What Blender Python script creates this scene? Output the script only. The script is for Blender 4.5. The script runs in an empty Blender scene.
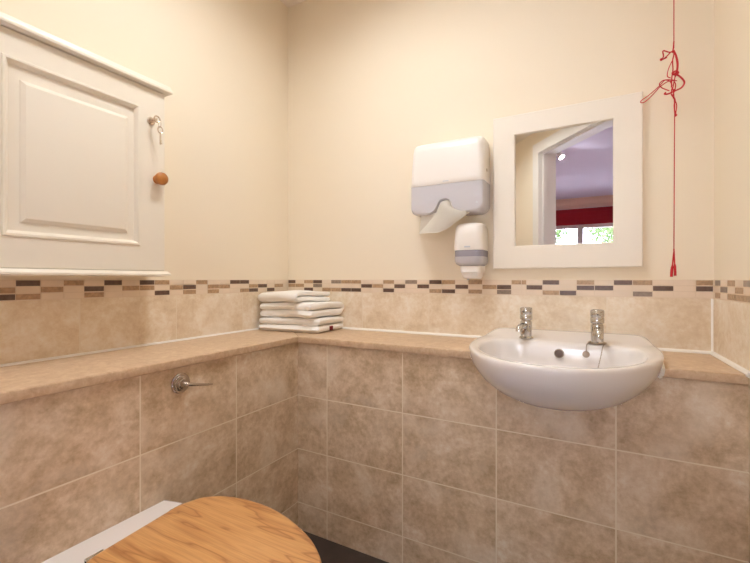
import bpy, bmesh, math, random
from mathutils import Vector, Matrix, noise

random.seed(7)
SC = bpy.context.scene
COL = SC.collection
R = math.radians

# ------------------------------------------------------------------ helpers
def lin(r, g, b):
    def f(c):
        c /= 255.0
        return c / 12.92 if c <= 0.04045 else ((c + 0.055) / 1.055) ** 2.4
    return (f(r), f(g), f(b), 1.0)

def tag(o, label=None, cat=None, group=None, kind=None):
    if label: o['label'] = label
    if cat: o['category'] = cat
    if group: o['group'] = group
    if kind: o['kind'] = kind
    return o

def empty(name, loc, label=None, cat=None, group=None):
    o = bpy.data.objects.new(name, None)
    o.empty_display_size = 0.05
    o.location = loc
    COL.objects.link(o)
    return tag(o, label, cat, group)

class MB:
    """collects geometry (in world coordinates) that becomes ONE mesh object"""
    def __init__(s):
        s.bm = bmesh.new()
        s.uv = s.bm.loops.layers.uv.new('UVMap')
    def faces(s, vs, fs, mi=0):
        v = [s.bm.verts.new(p) for p in vs]
        out = []
        for f in fs:
            try:
                fc = s.bm.faces.new([v[i] for i in f]); fc.material_index = mi; out.append(fc)
            except ValueError:
                pass
        return v, out
    def box(s, a, b, bev=0, seg=2, mi=0, rot=None, piv=None):
        x0, y0, z0 = a; x1, y1, z1 = b
        vs = [(x0,y0,z0),(x1,y0,z0),(x1,y1,z0),(x0,y1,z0),(x0,y0,z1),(x1,y0,z1),(x1,y1,z1),(x0,y1,z1)]
        fs = [(0,3,2,1),(4,5,6,7),(0,1,5,4),(1,2,6,5),(2,3,7,6),(3,0,4,7)]
        v, f = s.faces(vs, fs, mi)
        es = set(e for x in f for e in x.edges)
        if bev:
            r = bmesh.ops.bevel(s.bm, geom=list(es), offset=bev, segments=seg, profile=0.5, affect='EDGES')
            for q in r['faces']: q.material_index = mi
            v = list(set(x for q in r['faces'] for x in q.verts) | set(x for x in v if x.is_valid))
        if rot:
            bmesh.ops.rotate(s.bm, verts=v, cent=piv or ((x0+x1)/2,(y0+y1)/2,(z0+z1)/2), matrix=rot)
        return s
    def prism(s, poly, z0, z1, top_bev=0, seg=3, mi=0):
        n = len(poly)
        vs = [(x,y,z0) for x,y in poly] + [(x,y,z1) for x,y in poly]
        fs = [tuple(range(n))[::-1], tuple(range(n,2*n))] + [(i,(i+1)%n,n+(i+1)%n,n+i) for i in range(n)]
        v, f = s.faces(vs, fs, mi)
        if top_bev:
            es = [e for e in f[1].edges] + [e for e in f[0].edges]
            bmesh.ops.bevel(s.bm, geom=es, offset=top_bev, segments=seg, profile=0.5, affect='EDGES')
        return s
    def loft(s, rings, cap0=True, cap1=True, closed=True, mi=0):
        n = len(rings[0])
        vr = [[s.bm.verts.new(p) for p in r] for r in rings]
        for a, b in zip(vr, vr[1:]):
            for i in range(n if closed else n-1):
                j = (i+1) % n
                fc = s.bm.faces.new((a[i], a[j], b[j], b[i])); fc.material_index = mi
        if cap0: s.bm.faces.new(vr[0][::-1]).material_index = mi
        if cap1: s.bm.faces.new(vr[-1]).material_index = mi
        return s
    def lathe(s, prof, origin=(0,0,0), axis='Z', n=32, mi=0, mat=None):
        """prof: list of (r, h) along the axis"""
        rings = []
        o = Vector(origin)
        for r, h in prof:
            ring = []
            for i in range(n):
                a = 2*math.pi*i/n
                p = Vector((max(r,1e-5)*math.cos(a), max(r,1e-5)*math.sin(a), h))
                if mat is not None: p = mat @ p
                elif axis == 'X': p = Vector((p.z, p.x, p.y))
                elif axis == 'Y': p = Vector((p.y, p.z, p.x))
                ring.append(o + p)
            rings.append(ring)
        return s.loft(rings, mi=mi)
    def tube(s, pts, r, n=8, mi=0):
        pts = [Vector(p) for p in pts]
        rings = []
        up = Vector((0.123, 0.31, 0.94)).normalized()
        t0 = (pts[1]-pts[0]).normalized()
        nrm = t0.cross(up)
        if nrm.length < 1e-4: nrm = t0.cross(Vector((1,0,0)))
        nrm.normalize()
        for i, p in enumerate(pts):
            t = (pts[min(i+1,len(pts)-1)] - pts[max(i-1,0)])
            t = t.normalized() if t.length > 1e-9 else t0
            nrm = nrm - t*nrm.dot(t)
            if nrm.length < 1e-6: nrm = t.cross(Vector((1,0.2,0)))
            nrm.normalize()
            b = t.cross(nrm)
            rr = r[i] if isinstance(r, (list,tuple)) else r
            rings.append([p + (nrm*math.cos(2*math.pi*k/n) + b*math.sin(2*math.pi*k/n))*rr for k in range(n)])
        return s.loft(rings, mi=mi)
    def setuv(s, fn):
        for f in s.bm.faces:
            for l in f.loops: l[s.uv].uv = fn(l.vert.co, f.normal)
        return s
    def build(s, name, mats, parent=None, sharp=35, recalc=True, smooth=True):
        bm = s.bm
        if recalc: bmesh.ops.recalc_face_normals(bm, faces=bm.faces[:])
        bm.normal_update()
        for f in bm.faces: f.smooth = smooth
        for e in bm.edges:
            e.smooth = not (len(e.link_faces) == 2 and e.calc_face_angle(0) > R(sharp))
        me = bpy.data.meshes.new(name)
        org = Vector((0,0,0))
        if parent is None:
            xs = [v.co for v in bm.verts]
            lo = Vector((min(p.x for p in xs), min(p.y for p in xs), min(p.z for p in xs)))
            hi = Vector((max(p.x for p in xs), max(p.y for p in xs), max(p.z for p in xs)))
            org = Vector(((lo.x+hi.x)/2, (lo.y+hi.y)/2, lo.z))
        else:
            p = parent
            while p is not None:
                org = org + p.location; p = p.parent
        bmesh.ops.translate(bm, verts=bm.verts[:], vec=-org)
        bm.to_mesh(me); bm.free()
        o = bpy.data.objects.new(name, me)
        for m in (mats if isinstance(mats, (list,tuple)) else [mats]): me.materials.append(m)
        COL.objects.link(o)
        if parent is None: o.location = org
        else: o.parent = parent
        return o

def struct(o): o['kind'] = 'structure'; return o

def spline(pts, k=8, closed=False):
    P = [Vector(p) for p in pts]; out = []
    n = len(P)
    for i in range(n if closed else n-1):
        p0 = P[(i-1)%n] if closed or i>0 else P[0]
        p1 = P[i]; p2 = P[(i+1)%n]
        p3 = P[(i+2)%n] if closed or i+2<n else P[-1]
        for j in range(k):
            t = j/k
            out.append(0.5*((2*p1)+(p2-p0)*t+(2*p0-5*p1+4*p2-p3)*t*t+(3*p1-p0-3*p2+p3)*t**3))
    if not closed: out.append(P[-1])
    return out

def rrect(x0, x1, y0, y1, rf, rb, z, k=6):
    """rounded rectangle ring, rf = radius on the y0 side, rb = radius on the y1 side"""
    out = []
    for cx, cy, r, a0 in ((x1-rf,y0+rf,rf,-90),(x1-rb,y1-rb,rb,0),(x0+rb,y1-rb,rb,90),(x0+rf,y0+rf,rf,180)):
        for i in range(k+1):
            a = R(a0 + 90*i/k)
            out.append((cx + r*math.cos(a), cy + r*math.sin(a), z))
    return out

# ------------------------------------------------------------------ materials
def newmat(name):
    m = bpy.data.materials.new(name); m.use_nodes = True
    nt = m.node_tree
    return m, nt, nt.nodes['Principled BSDF'], nt.nodes['Material Output']

def N(nt, t, **kw):
    n = nt.nodes.new(t)
    for k, v in kw.items(): setattr(n, k, v)
    return n

def ramp(nt, stops):
    r = N(nt, 'ShaderNodeValToRGB')
    e = r.color_ramp.elements
    while len(e) > 1: e.remove(e[-1])
    e[0].position, e[0].color = stops[0]
    for p, c in stops[1:]:
        x = e.new(p); x.color = c
    return r

def mat_simple(name, c, rough=0.5, metal=0.0, spec=0.5, bump=0.0, bscale=80, var=0.0, coat=0.0, sheen=0.0):
    m, nt, b, out = newmat(name)
    b.inputs['Base Color'].default_value = c
    b.inputs['Roughness'].default_value = rough
    b.inputs['Metallic'].default_value = metal
    b.inputs['Specular IOR Level'].default_value = spec
    b.inputs['Coat Weight'].default_value = coat
    b.inputs['Sheen Weight'].default_value = sheen
    tc = N(nt, 'ShaderNodeTexCoord')
    if var:
        n = N(nt, 'ShaderNodeTexNoise'); n.inputs['Scale'].default_value = bscale*0.3; n.inputs['Detail'].default_value = 4
        nt.links.new(tc.outputs['Object'], n.inputs['Vector'])
        d = tuple(x*(1-var) for x in c[:3]) + (1,)
        u = tuple(min(1,x*(1+var)) for x in c[:3]) + (1,)
        r = ramp(nt, [(0.3, d), (0.7, u)])
        nt.links.new(n.outputs['Fac'], r.inputs['Fac']); nt.links.new(r.outputs['Color'], b.inputs['Base Color'])
    if bump:
        n2 = N(nt, 'ShaderNodeTexNoise'); n2.inputs['Scale'].default_value = bscale; n2.inputs['Detail'].default_value = 5
        nt.links.new(tc.outputs['Object'], n2.inputs['Vector'])
        bp = N(nt, 'ShaderNodeBump'); bp.inputs['Strength'].default_value = bump; bp.inputs['Distance'].default_value = 0.002
        nt.links.new(n2.outputs['Fac'], bp.inputs['Height']); nt.links.new(bp.outputs['Normal'], b.inputs['Normal'])
    return m

def mat_tile(name, cols, grout, joint=0.0040, rough=0.42, seed=0.0):
    """travertine-look ceramic tile 300 x 200 mm; UV is in metres"""
    m, nt, b, out = newmat(name)
    L = nt.links.new
    uv = N(nt, 'ShaderNodeUVMap')
    off = N(nt, 'ShaderNodeVectorMath', operation='ADD'); off.inputs[1].default_value = (seed, seed*0.7, 0)
    br = N(nt, 'ShaderNodeTexBrick', offset=0.0, squash=1.0)
    br.inputs['Scale'].default_value = 1.0
    br.inputs['Brick Width'].default_value = 0.3
    br.inputs['Row Height'].default_value = 0.2
    br.inputs['Mortar Size'].default_value = joint*0.5
    br.inputs['Mortar Smooth'].default_value = 0.25
    br.inputs['Color1'].default_value = (0,0,0,1); br.inputs['Color2'].default_value = (1,1,1,1); br.inputs['Mortar'].default_value = (0.5,0.5,0.5,1)
    L(uv.outputs['UV'], br.inputs['Vector'])
    # every tile gets its own piece of the marbling
    mul = N(nt, 'ShaderNodeVectorMath', operation='MULTIPLY_ADD')
    mul.inputs[1].default_value = (7.3, 4.1, 9.7)
    L(br.outputs['Color'], mul.inputs[0]); L(uv.outputs['UV'], mul.inputs[2])
    L(mul.outputs[0], off.inputs[0])
    n1 = N(nt, 'ShaderNodeTexNoise'); n1.inputs['Scale'].default_value = 11; n1.inputs['Detail'].default_value = 7; n1.inputs['Roughness'].default_value = 0.62; n1.inputs['Distortion'].default_value = 0.35
    n2 = N(nt, 'ShaderNodeTexNoise'); n2.inputs['Scale'].default_value = 60; n2.inputs['Detail'].default_value = 6; n2.inputs['Roughness'].default_value = 0.7
    n3 = N(nt, 'ShaderNodeTexNoise'); n3.inputs['Scale'].default_value = 5; n3.inputs['Detail'].default_value = 4; n3.inputs['Distortion'].default_value = 0.5
    for n in (n1, n2, n3): L(off.outputs[0], n.inputs['Vector'])
    mx = N(nt, 'ShaderNodeMath', operation='MULTIPLY_ADD'); mx.inputs[1].default_value = 0.7
    L(n2.outputs['Fac'], mx.inputs[0])
    sb = N(nt, 'ShaderNodeMath', operation='SUBTRACT'); sb.inputs[1].default_value = 0.35
    L(n1.outputs['Fac'], sb.inputs[0]); L(sb.outputs[0], mx.inputs[2])
    r = ramp(nt, [(0.26, cols[0]), (0.46, cols[1]), (0.60, cols[2]), (0.80, cols[3])])
    L(mx.outputs[0], r.inputs['Fac'])
    # pale bloom
    rb = ramp(nt, [(0.52, (0,0,0,1)), (0.70, (0.55,0.55,0.55,1))])
    L(n3.outputs['Fac'], rb.inputs['Fac'])
    m1 = N(nt, 'ShaderNodeMix', data_type='RGBA'); m1.inputs['B'].default_value = cols[3]
    L(rb.outputs['Color'], m1.inputs['Factor']); L(r.outputs['Color'], m1.inputs['A'])
    m2 = N(nt, 'ShaderNodeMix', data_type='RGBA'); m2.inputs['B'].default_value = grout
    L(br.outputs['Fac'], m2.inputs['Factor']); L(m1.outputs['Result'], m2.inputs['A'])
    L(m2.outputs['Result'], b.inputs['Base Color'])
    b.inputs['Roughness'].default_value = rough
    b.inputs['Specular IOR Level'].default_value = 0.35
    inv = N(nt, 'ShaderNodeMath', operation='MULTIPLY_ADD'); inv.inputs[1].default_value = -1.0
    L(br.outputs['Fac'], inv.inputs[0])
    sm = N(nt, 'ShaderNodeMath', operation='MULTIPLY'); sm.inputs[1].default_value = 0.25
    L(n2.outputs['Fac'], sm.inputs[0]); L(sm.outputs[0], inv.inputs[2])
    bp = N(nt, 'ShaderNodeBump'); bp.inputs['Strength'].default_value = 0.35; bp.inputs['Distance'].default_value = 0.0015
    L(inv.outputs[0], bp.inputs['Height']); L(bp.outputs['Normal'], b.inputs['Normal'])
    return m

def mat_ledge():
    m, nt, b, out = newmat('ledge_laminate')
    L = nt.links.new
    tc = N(nt, 'ShaderNodeTexCoord')
    n1 = N(nt, 'ShaderNodeTexNoise'); n1.inputs['Scale'].default_value = 42; n1.inputs['Detail'].default_value = 8; n1.inputs['Roughness'].default_value = 0.7; n1.inputs['Distortion'].default_value = 0.6
    n2 = N(nt, 'ShaderNodeTexNoise'); n2.inputs['Scale'].default_value = 160; n2.inputs['Detail'].default_value = 3
    L(tc.outputs['Object'], n1.inputs['Vector']); L(tc.outputs['Object'], n2.inputs['Vector'])
    ad = N(nt, 'ShaderNodeMath', operation='MULTIPLY_ADD'); ad.inputs[1].default_value = 0.3
    L(n2.outputs['Fac'], ad.inputs[0]); L(n1.outputs['Fac'], ad.inputs[2])
    r = ramp(nt, [(0.40, lin(191,158,127)), (0.62, lin(206,176,145)), (0.85, lin(222,197,168))])
    L(ad.outputs[0], r.inputs['Fac']); L(r.outputs['Color'], b.inputs['Base Color'])
    b.inputs['Roughness'].default_value = 0.38
    return m

def mat_oak(name='oak'):
    m, nt, b, out = newmat(name)
    L = nt.links.new
    tc = N(nt, 'ShaderNodeTexCoord')
    mp = N(nt, 'ShaderNodeMapping'); mp.inputs['Rotation'].default_value = (0, 0, R(-8)); mp.inputs['Scale'].default_value = (2.2, 13, 6)
    L(tc.outputs['Object'], mp.inputs['Vector'])
    nd = N(nt, 'ShaderNodeTexNoise'); nd.inputs['Scale'].default_value = 0.9; nd.inputs['Detail'].default_value = 3
    L(mp.outputs['Vector'], nd.inputs['Vector'])
    # rings taken from a warped height field: cathedral figure
    mulr = N(nt, 'ShaderNodeMath', operation='MULTIPLY'); mulr.inputs[1].default_value = 8.0
    L(nd.outputs['Fac'], mulr.inputs[0])
    fr = N(nt, 'ShaderNodeMath', operation='FRACT'); L(mulr.outputs[0], fr.inputs[0])
    r1 = ramp(nt, [(0.0, lin(178,120,68)), (0.09, lin(203,147,91)), (0.5, lin(219,166,108)), (0.91, lin(211,156,98)), (1.0, lin(178,120,68))])
    L(fr.outputs[0], r1.inputs['Fac'])
    mp2 = N(nt, 'ShaderNodeMapping'); mp2.inputs['Rotation'].default_value = (0, 0, R(-8)); mp2.inputs['Scale'].default_value = (9, 260, 60)
    L(tc.outputs['Object'], mp2.inputs['Vector'])
    n2 = N(nt, 'ShaderNodeTexNoise'); n2.inputs['Scale'].default_value = 1.0; n2.inputs['Detail'].default_value = 4
    L(mp2.outputs['Vector'], n2.inputs['Vector'])
    r2 = ramp(nt, [(0.35, (0.84,0.80,0.76,1)), (0.55, (1,1,1,1))])
    L(n2.outputs['Fac'], r2.inputs['Fac'])
    mx = N(nt, 'ShaderNodeMix', data_type='RGBA', blend_type='MULTIPLY'); mx.inputs['Factor'].default_value = 0.9
    L(r1.outputs['Color'], mx.inputs['A']); L(r2.outputs['Color'], mx.inputs['B'])
    L(mx.outputs['Result'], b.inputs['Base Color'])
    b.inputs['Roughness'].default_value = 0.33
    b.inputs['Coat Weight'].default_value = 0.15; b.inputs['Coat Roughness'].default_value = 0.2
    return m

def mat_emit(name, c, s):
    m, nt, b, out = newmat(name)
    b.inputs['Base Color'].default_value = c
    b.inputs['Emission Color'].default_value = c
    b.inputs['Emission Strength'].default_value = s
    return m

def mat_translucent(name, c, alpha, rough=0.25):
    m, nt, b, out = newmat(name)
    b.inputs['Base Color'].default_value = c
    b.inputs['Roughness'].default_value = rough
    b.inputs['Alpha'].default_value = alpha
    return m

def mat_glass(name):
    m, nt, b, out = newmat(name)
    nt.nodes.remove(b)
    t = N(nt, 'ShaderNodeBsdfTransparent'); g = N(nt, 'ShaderNodeBsdfGlossy'); g.inputs['Roughness'].default_value = 0.02
    fz = N(nt, 'ShaderNodeFresnel'); fz.inputs['IOR'].default_value = 1.45
    mx = N(nt, 'ShaderNodeMixShader')
    nt.links.new(fz.outputs[0], mx.inputs[0]); nt.links.new(t.outputs[0], mx.inputs[1]); nt.links.new(g.outputs[0], mx.inputs[2])
    nt.links.new(mx.outputs[0], out.inputs['Surface'])
    return m

M = {}
M['paint'] = mat_simple('cream_paint', lin(244,232,211), 0.75, spec=0.2, bump=0.08, bscale=140)
M['ceil'] = mat_simple('ceiling_paint', lin(240,230,218), 0.85, spec=0.1)
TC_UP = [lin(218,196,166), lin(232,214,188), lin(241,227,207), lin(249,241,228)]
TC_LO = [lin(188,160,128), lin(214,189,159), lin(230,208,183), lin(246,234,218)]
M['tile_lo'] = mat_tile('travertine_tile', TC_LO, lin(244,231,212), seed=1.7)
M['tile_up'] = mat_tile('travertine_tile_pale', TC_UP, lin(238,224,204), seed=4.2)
M['grout'] = mat_simple('grout', lin(232,214,192), 0.8)
M['mos_l'] = mat_simple('mosaic_cream', lin(236,218,197), 0.35, var=0.05, bscale=60)
M['mos_b'] = mat_simple('mosaic_tan', lin(182,150,118), 0.35, var=0.22, bscale=400)
M['mos_d'] = mat_simple('mosaic_brown', lin(104,80,68), 0.3, var=0.22, bscale=400)
M['mos_g'] = mat_simple('mosaic_grey', lin(150,132,118), 0.3, var=0.18, bscale=400)
M['ledge'] = mat_ledge()
M['silicone'] = mat_simple('white_sealant', lin(253,249,243), 0.4)
M['floor'] = mat_simple('dark_vinyl', lin(66,54,49), 0.5, var=0.2, bscale=60, bump=0.1)
M['cab'] = mat_simple('cream_lacquer', lin(240,231,215), 0.35, spec=0.4)
M['frame'] = mat_simple('white_lacquer', lin(243,235,222), 0.4, spec=0.4)
M['wood_knob'] = mat_simple('turned_wood', lin(186,118,54), 0.35, var=0.15, bscale=120)
M['chrome'] = mat_simple('chrome', (0.60,0.59,0.58,1), 0.08, metal=1.0)
M['satin'] = mat_simple('satin_steel', lin(176,160,146), 0.28, metal=1.0)
M['lever'] = mat_simple('polished_lever', lin(196,186,176), 0.2, metal=1.0)
M['nickel'] = mat_simple('nickel', lin(222,210,196), 0.25, metal=1.0)
M['dark'] = mat_simple('dark_gap', lin(40,32,28), 0.6)
M['grille'] = mat_simple('grille_metal', lin(112,100,94), 0.4, metal=0.6)
M['ceramic'] = mat_simple('white_ceramic', lin(242,237,236), 0.12, spec=0.5, coat=0.3)
M['plastic'] = mat_simple('white_plastic', lin(244,238,232), 0.32, spec=0.45)
M['smoke'] = mat_translucent('smoky_plastic', lin(230,228,236), 0.74, 0.2)
M['smoke_dk'] = mat_translucent('smoky_plastic_band', lin(166,163,178), 0.85, 0.2)
M['paper'] = mat_simple('paper_towel', lin(248,243,234), 0.9, bump=0.2, bscale=200)
M['mark'] = mat_simple('grey_print', lin(208,211,218), 0.5)
M['cotton'] = mat_simple('white_cotton', lin(254,251,247), 0.95, spec=0.1, bump=0.5, bscale=500, sheen=0.3)
M['tagred'] = mat_simple('maroon_tag', lin(120,22,34), 0.8)
M['cord'] = mat_simple('red_cord', lin(196,20,34), 0.6)
M['oak'] = mat_oak()
M['mirror'] = mat_simple('mirror_glass', (0.9,0.91,0.92,1), 0.0, metal=1.0)
M['door_w'] = mat_simple('white_gloss', lin(240,236,230), 0.35)
M['lilac'] = mat_simple('bedroom_ceiling_paint', lin(234,229,243), 0.9, spec=0.1)
M['bedwall'] = mat_simple('bedroom_wall_paint', lin(238,208,190), 0.9, spec=0.1)
M['cove'] = mat_simple('coving_paint', lin(236,206,182), 0.8, spec=0.1)
M['carpet'] = mat_simple('bedroom_carpet', lin(214,204,214), 0.95, bump=0.4, bscale=300)
M['redblind'] = mat_simple('red_blind_fabric', lin(150,14,26), 0.9, bump=0.2, bscale=300)
M['glass'] = mat_glass('window_glass')
M['leaf'] = mat_simple('foliage', lin(84,108,60), 0.7, var=0.4, bscale=8)
M['bark'] = mat_simple('bark', lin(96,78,62), 0.9)
M['grass'] = mat_simple('paving', lin(176,172,170), 0.9, var=0.25, bscale=10)

# ------------------------------------------------------------------ room numbers (metres; camera stands over the origin)
XL, XR, YB, ZC = -1.285, 0.291, 1.49, 2.222
BX, BY = -0.996, 1.21            # tiled faces of the boxed-in pipework
ZS0, ZS = 0.703, 0.727           # ledge
ZT0, ZT1 = 0.8855, 0.9395          # mosaic border
A = R(39.0)
DV = Vector((-math.sin(A), -math.cos(A), 0))     # runs along the slanted door wall, away from the right wall
NV = Vector((math.cos(A), -math.sin(A), 0))      # points out of the washroom into the bedroom
P0 = Vector((0, -0.22, 0))
def W(t, w=0.0, z=0.0): return P0 + DV*t + NV*w + Vector((0,0,z))
T0, T1, TD0, TD1, ZD = -0.4626, 1.16, -0.20, 0.712, 2.035
WT = 0.125
E1 = W(T1)                                        # end of the slanted wall
YF = E1.y                                         # front wall of the washroom

def slab(name, a, b, m, uvf=None):
    q = MB().box(a, b)
    q.bm.normal_update()
    if uvf: q.setuv(uvf)
    return struct(q.build(name, m, smooth=False))

slab('wall_left', (XL-0.1, YF-0.1, 0), (XL, YB+0.1, ZC), M['paint'])
slab('wall_back', (XL, YB, 0), (XR+0.1, YB+0.1, ZC), M['paint'])
def XRf(y): return 0.2885 + (YB-y)*0.034
YR0 = W(T0-0.04).y
struct(MB().prism([(XRf(YR0),YR0),(XRf(YR0)+0.1,YR0),(XRf(YB)+0.1,YB),(XRf(YB),YB)], 0, ZC).build('wall_right', M['paint'], smooth=False))
slab('wall_front', (XL, YF-0.1, 0), (E1.x, YF, ZC), M['paint'])
room_poly = [(XL,YF),(E1.x,E1.y),(W(T0).x,W(T0).y),(XR,YB),(XL,YB)]
struct(MB().prism([(XL-0.1,YF-0.1),(E1.x,YF-0.1),(W(T0-0.2,WT).x,W(T0-0.2,WT).y),(XR+0.2,YB+0.1),(XL-0.1,YB+0.1)], ZC, ZC+0.05).build('ceiling', M['ceil'], smooth=False))
struct(MB().prism([(XL,YF),(E1.x,E1.y),(W(T0-0.1).x,W(T0-0.1).y),(XR+0.06,YB),(XL,YB)], -0.05, 0.0).build('floor', M['floor'], smooth=False))

# slanted wall with the doorway: washroom skin cream, bedroom skin its own colour
def oblique(t0, t1, w0, w1, z0, z1, mb):
    p = [W(t0,w0), W(t1,w0), W(t1,w1), W(t0,w1)]
    mb.prism([(q.x,q.y) for q in p], z0, z1)
wd = MB()
for w0, w1 in ((0.0, WT),):
    oblique(T0-0.2, TD0, w0, w1, 0, 2.35, wd)
    oblique(TD1, T1+0.06, w0, w1, 0, 2.35, wd)
    oblique(TD0, TD1, w0, w1, ZD, 2.35, wd)
struct(wd.build('wall_door_side', M['paint'], smooth=False))
dl = MB()                                          # lining + architraves both sides
for w0, w1, e0, e1 in ((-0.018, 0.0, 0.0, 0.068), (WT, WT+0.018, 0.0, 0.068)):
    oblique(TD0-e1, TD0-e0, w0, w1, 0, ZD+e1, dl); oblique(TD1+e0, TD1+e1, w0, w1, 0, ZD+e1, dl)
    oblique(TD0, TD1, w0, w1, ZD, ZD+e1, dl)
oblique(TD0-0.0, TD0+0.02, -0.02, WT+0.02, 0, ZD, dl); oblique(TD1-0.02, TD1, -0.02, WT+0.02, 0, ZD, dl)
oblique(TD0+0.02, TD1-0.02, -0.02, WT+0.02, ZD-0.02, ZD, dl)
oblique(TD0+0.02, TD0+0.032, 0.02, 0.055, 0, ZD-0.02, dl); oblique(TD1-0.032, TD1-0.02, 0.02, 0.055, 0, ZD-0.02, dl)
oblique(TD0+0.02, TD1-0.02, 0.02, 0.055, ZD-0.032, ZD-0.02, dl)
struct(dl.build('door_1', M['door_w'], smooth=False))

# ------------------------------------------------------------------ tiling
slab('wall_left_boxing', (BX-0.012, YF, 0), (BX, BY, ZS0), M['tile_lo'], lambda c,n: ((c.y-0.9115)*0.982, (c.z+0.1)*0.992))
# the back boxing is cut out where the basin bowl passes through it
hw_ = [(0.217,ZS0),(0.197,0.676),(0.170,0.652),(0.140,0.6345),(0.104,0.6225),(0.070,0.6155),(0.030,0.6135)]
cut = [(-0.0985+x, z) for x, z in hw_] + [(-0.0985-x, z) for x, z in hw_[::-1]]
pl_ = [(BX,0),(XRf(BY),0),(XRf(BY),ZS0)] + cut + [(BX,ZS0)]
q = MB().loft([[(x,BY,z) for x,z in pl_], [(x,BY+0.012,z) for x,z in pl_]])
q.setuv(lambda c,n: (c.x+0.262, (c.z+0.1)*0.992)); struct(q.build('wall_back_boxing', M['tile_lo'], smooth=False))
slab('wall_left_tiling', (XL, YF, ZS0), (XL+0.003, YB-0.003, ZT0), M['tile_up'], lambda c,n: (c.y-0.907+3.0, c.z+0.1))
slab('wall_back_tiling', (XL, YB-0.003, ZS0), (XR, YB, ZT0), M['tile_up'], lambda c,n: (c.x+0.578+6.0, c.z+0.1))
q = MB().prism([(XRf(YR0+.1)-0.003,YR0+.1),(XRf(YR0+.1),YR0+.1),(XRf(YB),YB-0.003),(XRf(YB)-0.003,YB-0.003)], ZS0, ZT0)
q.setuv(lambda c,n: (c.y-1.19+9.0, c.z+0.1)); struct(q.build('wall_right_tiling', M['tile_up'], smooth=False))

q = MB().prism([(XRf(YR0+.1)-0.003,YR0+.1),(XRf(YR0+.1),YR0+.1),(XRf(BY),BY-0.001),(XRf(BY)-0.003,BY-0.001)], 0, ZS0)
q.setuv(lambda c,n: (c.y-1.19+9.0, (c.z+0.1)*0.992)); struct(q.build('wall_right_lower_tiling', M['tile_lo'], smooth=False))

# mosaic border: one mesh per wall, little pieces set in grout
def border(name, fixed, axis, bounds, cells, inward):
    mb = MB()
    d0, d1 = 0.0025, 0.0035
    lo, hi = min(bounds), max(bounds)
    def bx(u0, u1, z0, z1, d, mi):
        if axis == 'Y':   # runs along y on an x = fixed wall
            fx = fixed if not callable(fixed) else None
            if fx is None:
                mb.prism([(fixed(u0)-d,u0),(fixed(u0),u0),(fixed(u1),u1),(fixed(u1)-d,u1)], z0, z1, mi=mi)
            else:
                a, b2 = fixed, fixed + inward*d
                mb.box((min(a,b2), u0, z0), (max(a,b2), u1, z1), mi=mi)
        else:
            a, b2 = fixed, fixed + inward*d
            mb.box((u0, min(a,b2), z0), (u1, max(a,b2), z1), mi=mi)
    bx(lo, hi, ZT0, ZT1, d0, 0)
    rows = [(0.9235, 0.9378), (0.9062, 0.9205), (0.8888, 0.9031)]
    idx = {'L':1, 'B':2, 'D':3, 'G':4}
    for k, c in enumerate(cells):
        u0, u1 = sorted((bounds[k], bounds[k+1]))
        for (z0, z1), ch in zip(rows, c):
            bx(u0+0.001, u1-0.001, z0, z1, d1, idx[ch])
    return struct(mb.build(name, [M['grout'], M['mos_l'], M['mos_b'], M['mos_d'], M['mos_g']], smooth=False))

yl = [0.5150-0.0515*k for k in range(int((0.515-YF)/0.0515), 0, -1)]
n_pre = len(yl)-1
yl += [0.4628+0.0,]
yl[-2] = 0.4113; yl = yl[:-1]
pre_b = [0.4628-0.0515*k for k in range(28, 0, -1)]
pats = ['LBD','DLB','LBL','BLL','LDB','DLL','LBL','LLD','BLL','LDL']
lb = pre_b + [0.4628,0.515,0.5674,0.618,0.6715,0.7234,0.7777,0.8277,0.8812,0.9326,0.9854,1.035,1.0876,1.141,1.1924,1.2411,1.2924,1.3465,1.3938,1.4502,1.4865]
lc = [pats[(k*3)%10] for k in range(27)] + ['LBD'] + 'DLB LBL BLL LDB DLL LBL DBL BLD LBL LDB BLL LBB LBL DLL DLB LBD LDL LLD LBL LLL'.split()
border('trim_1', XL, 'Y', lb, lc, 1)
bb = [-1.2815,-1.2383,-1.1883,-1.1368,-1.0866,-1.0377,-0.9849,-0.9335,-0.8835,-0.83,-0.7782,-0.7278,-0.6789,-0.627,-0.5768,-0.526,-0.4729,-0.4234,-0.3718,-0.32,-0.27,-0.2365,-0.22,-0.1684,-0.1156,-0.0647,-0.0127,0.04,0.0908,0.1422,0.194,0.2462,0.2875]
bc = 'DBL LBL BLD DGL LLB GLB BLD BLD LDL LBL BLD LDL GLL LDL DLB BLD LDL BLB LBL LDG BLL BLL LDL DLB LLD BDL LDL DLL BLG LDL LLL BDL'.split()
border('trim_2', YB, 'X', bb, bc, -1)
rb_ = [1.4865,1.4665,1.4176,1.3578,1.2991,1.242,1.1868,1.13,1.078,1.026,0.974,0.922,0.87] + [0.87-0.0515*k for k in range(1, 14)]
rc = 'LLL GLB LGL BLB LBB GLB LGL BLB LGL GLB LBL BLG'.split() + 'LGL GLB LBL BLG LLB GLL LBG GLB LGL BLL LGB GLL LBL'.split()
border('trim_3', XRf, 'Y', rb_, rc, -1)

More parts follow.
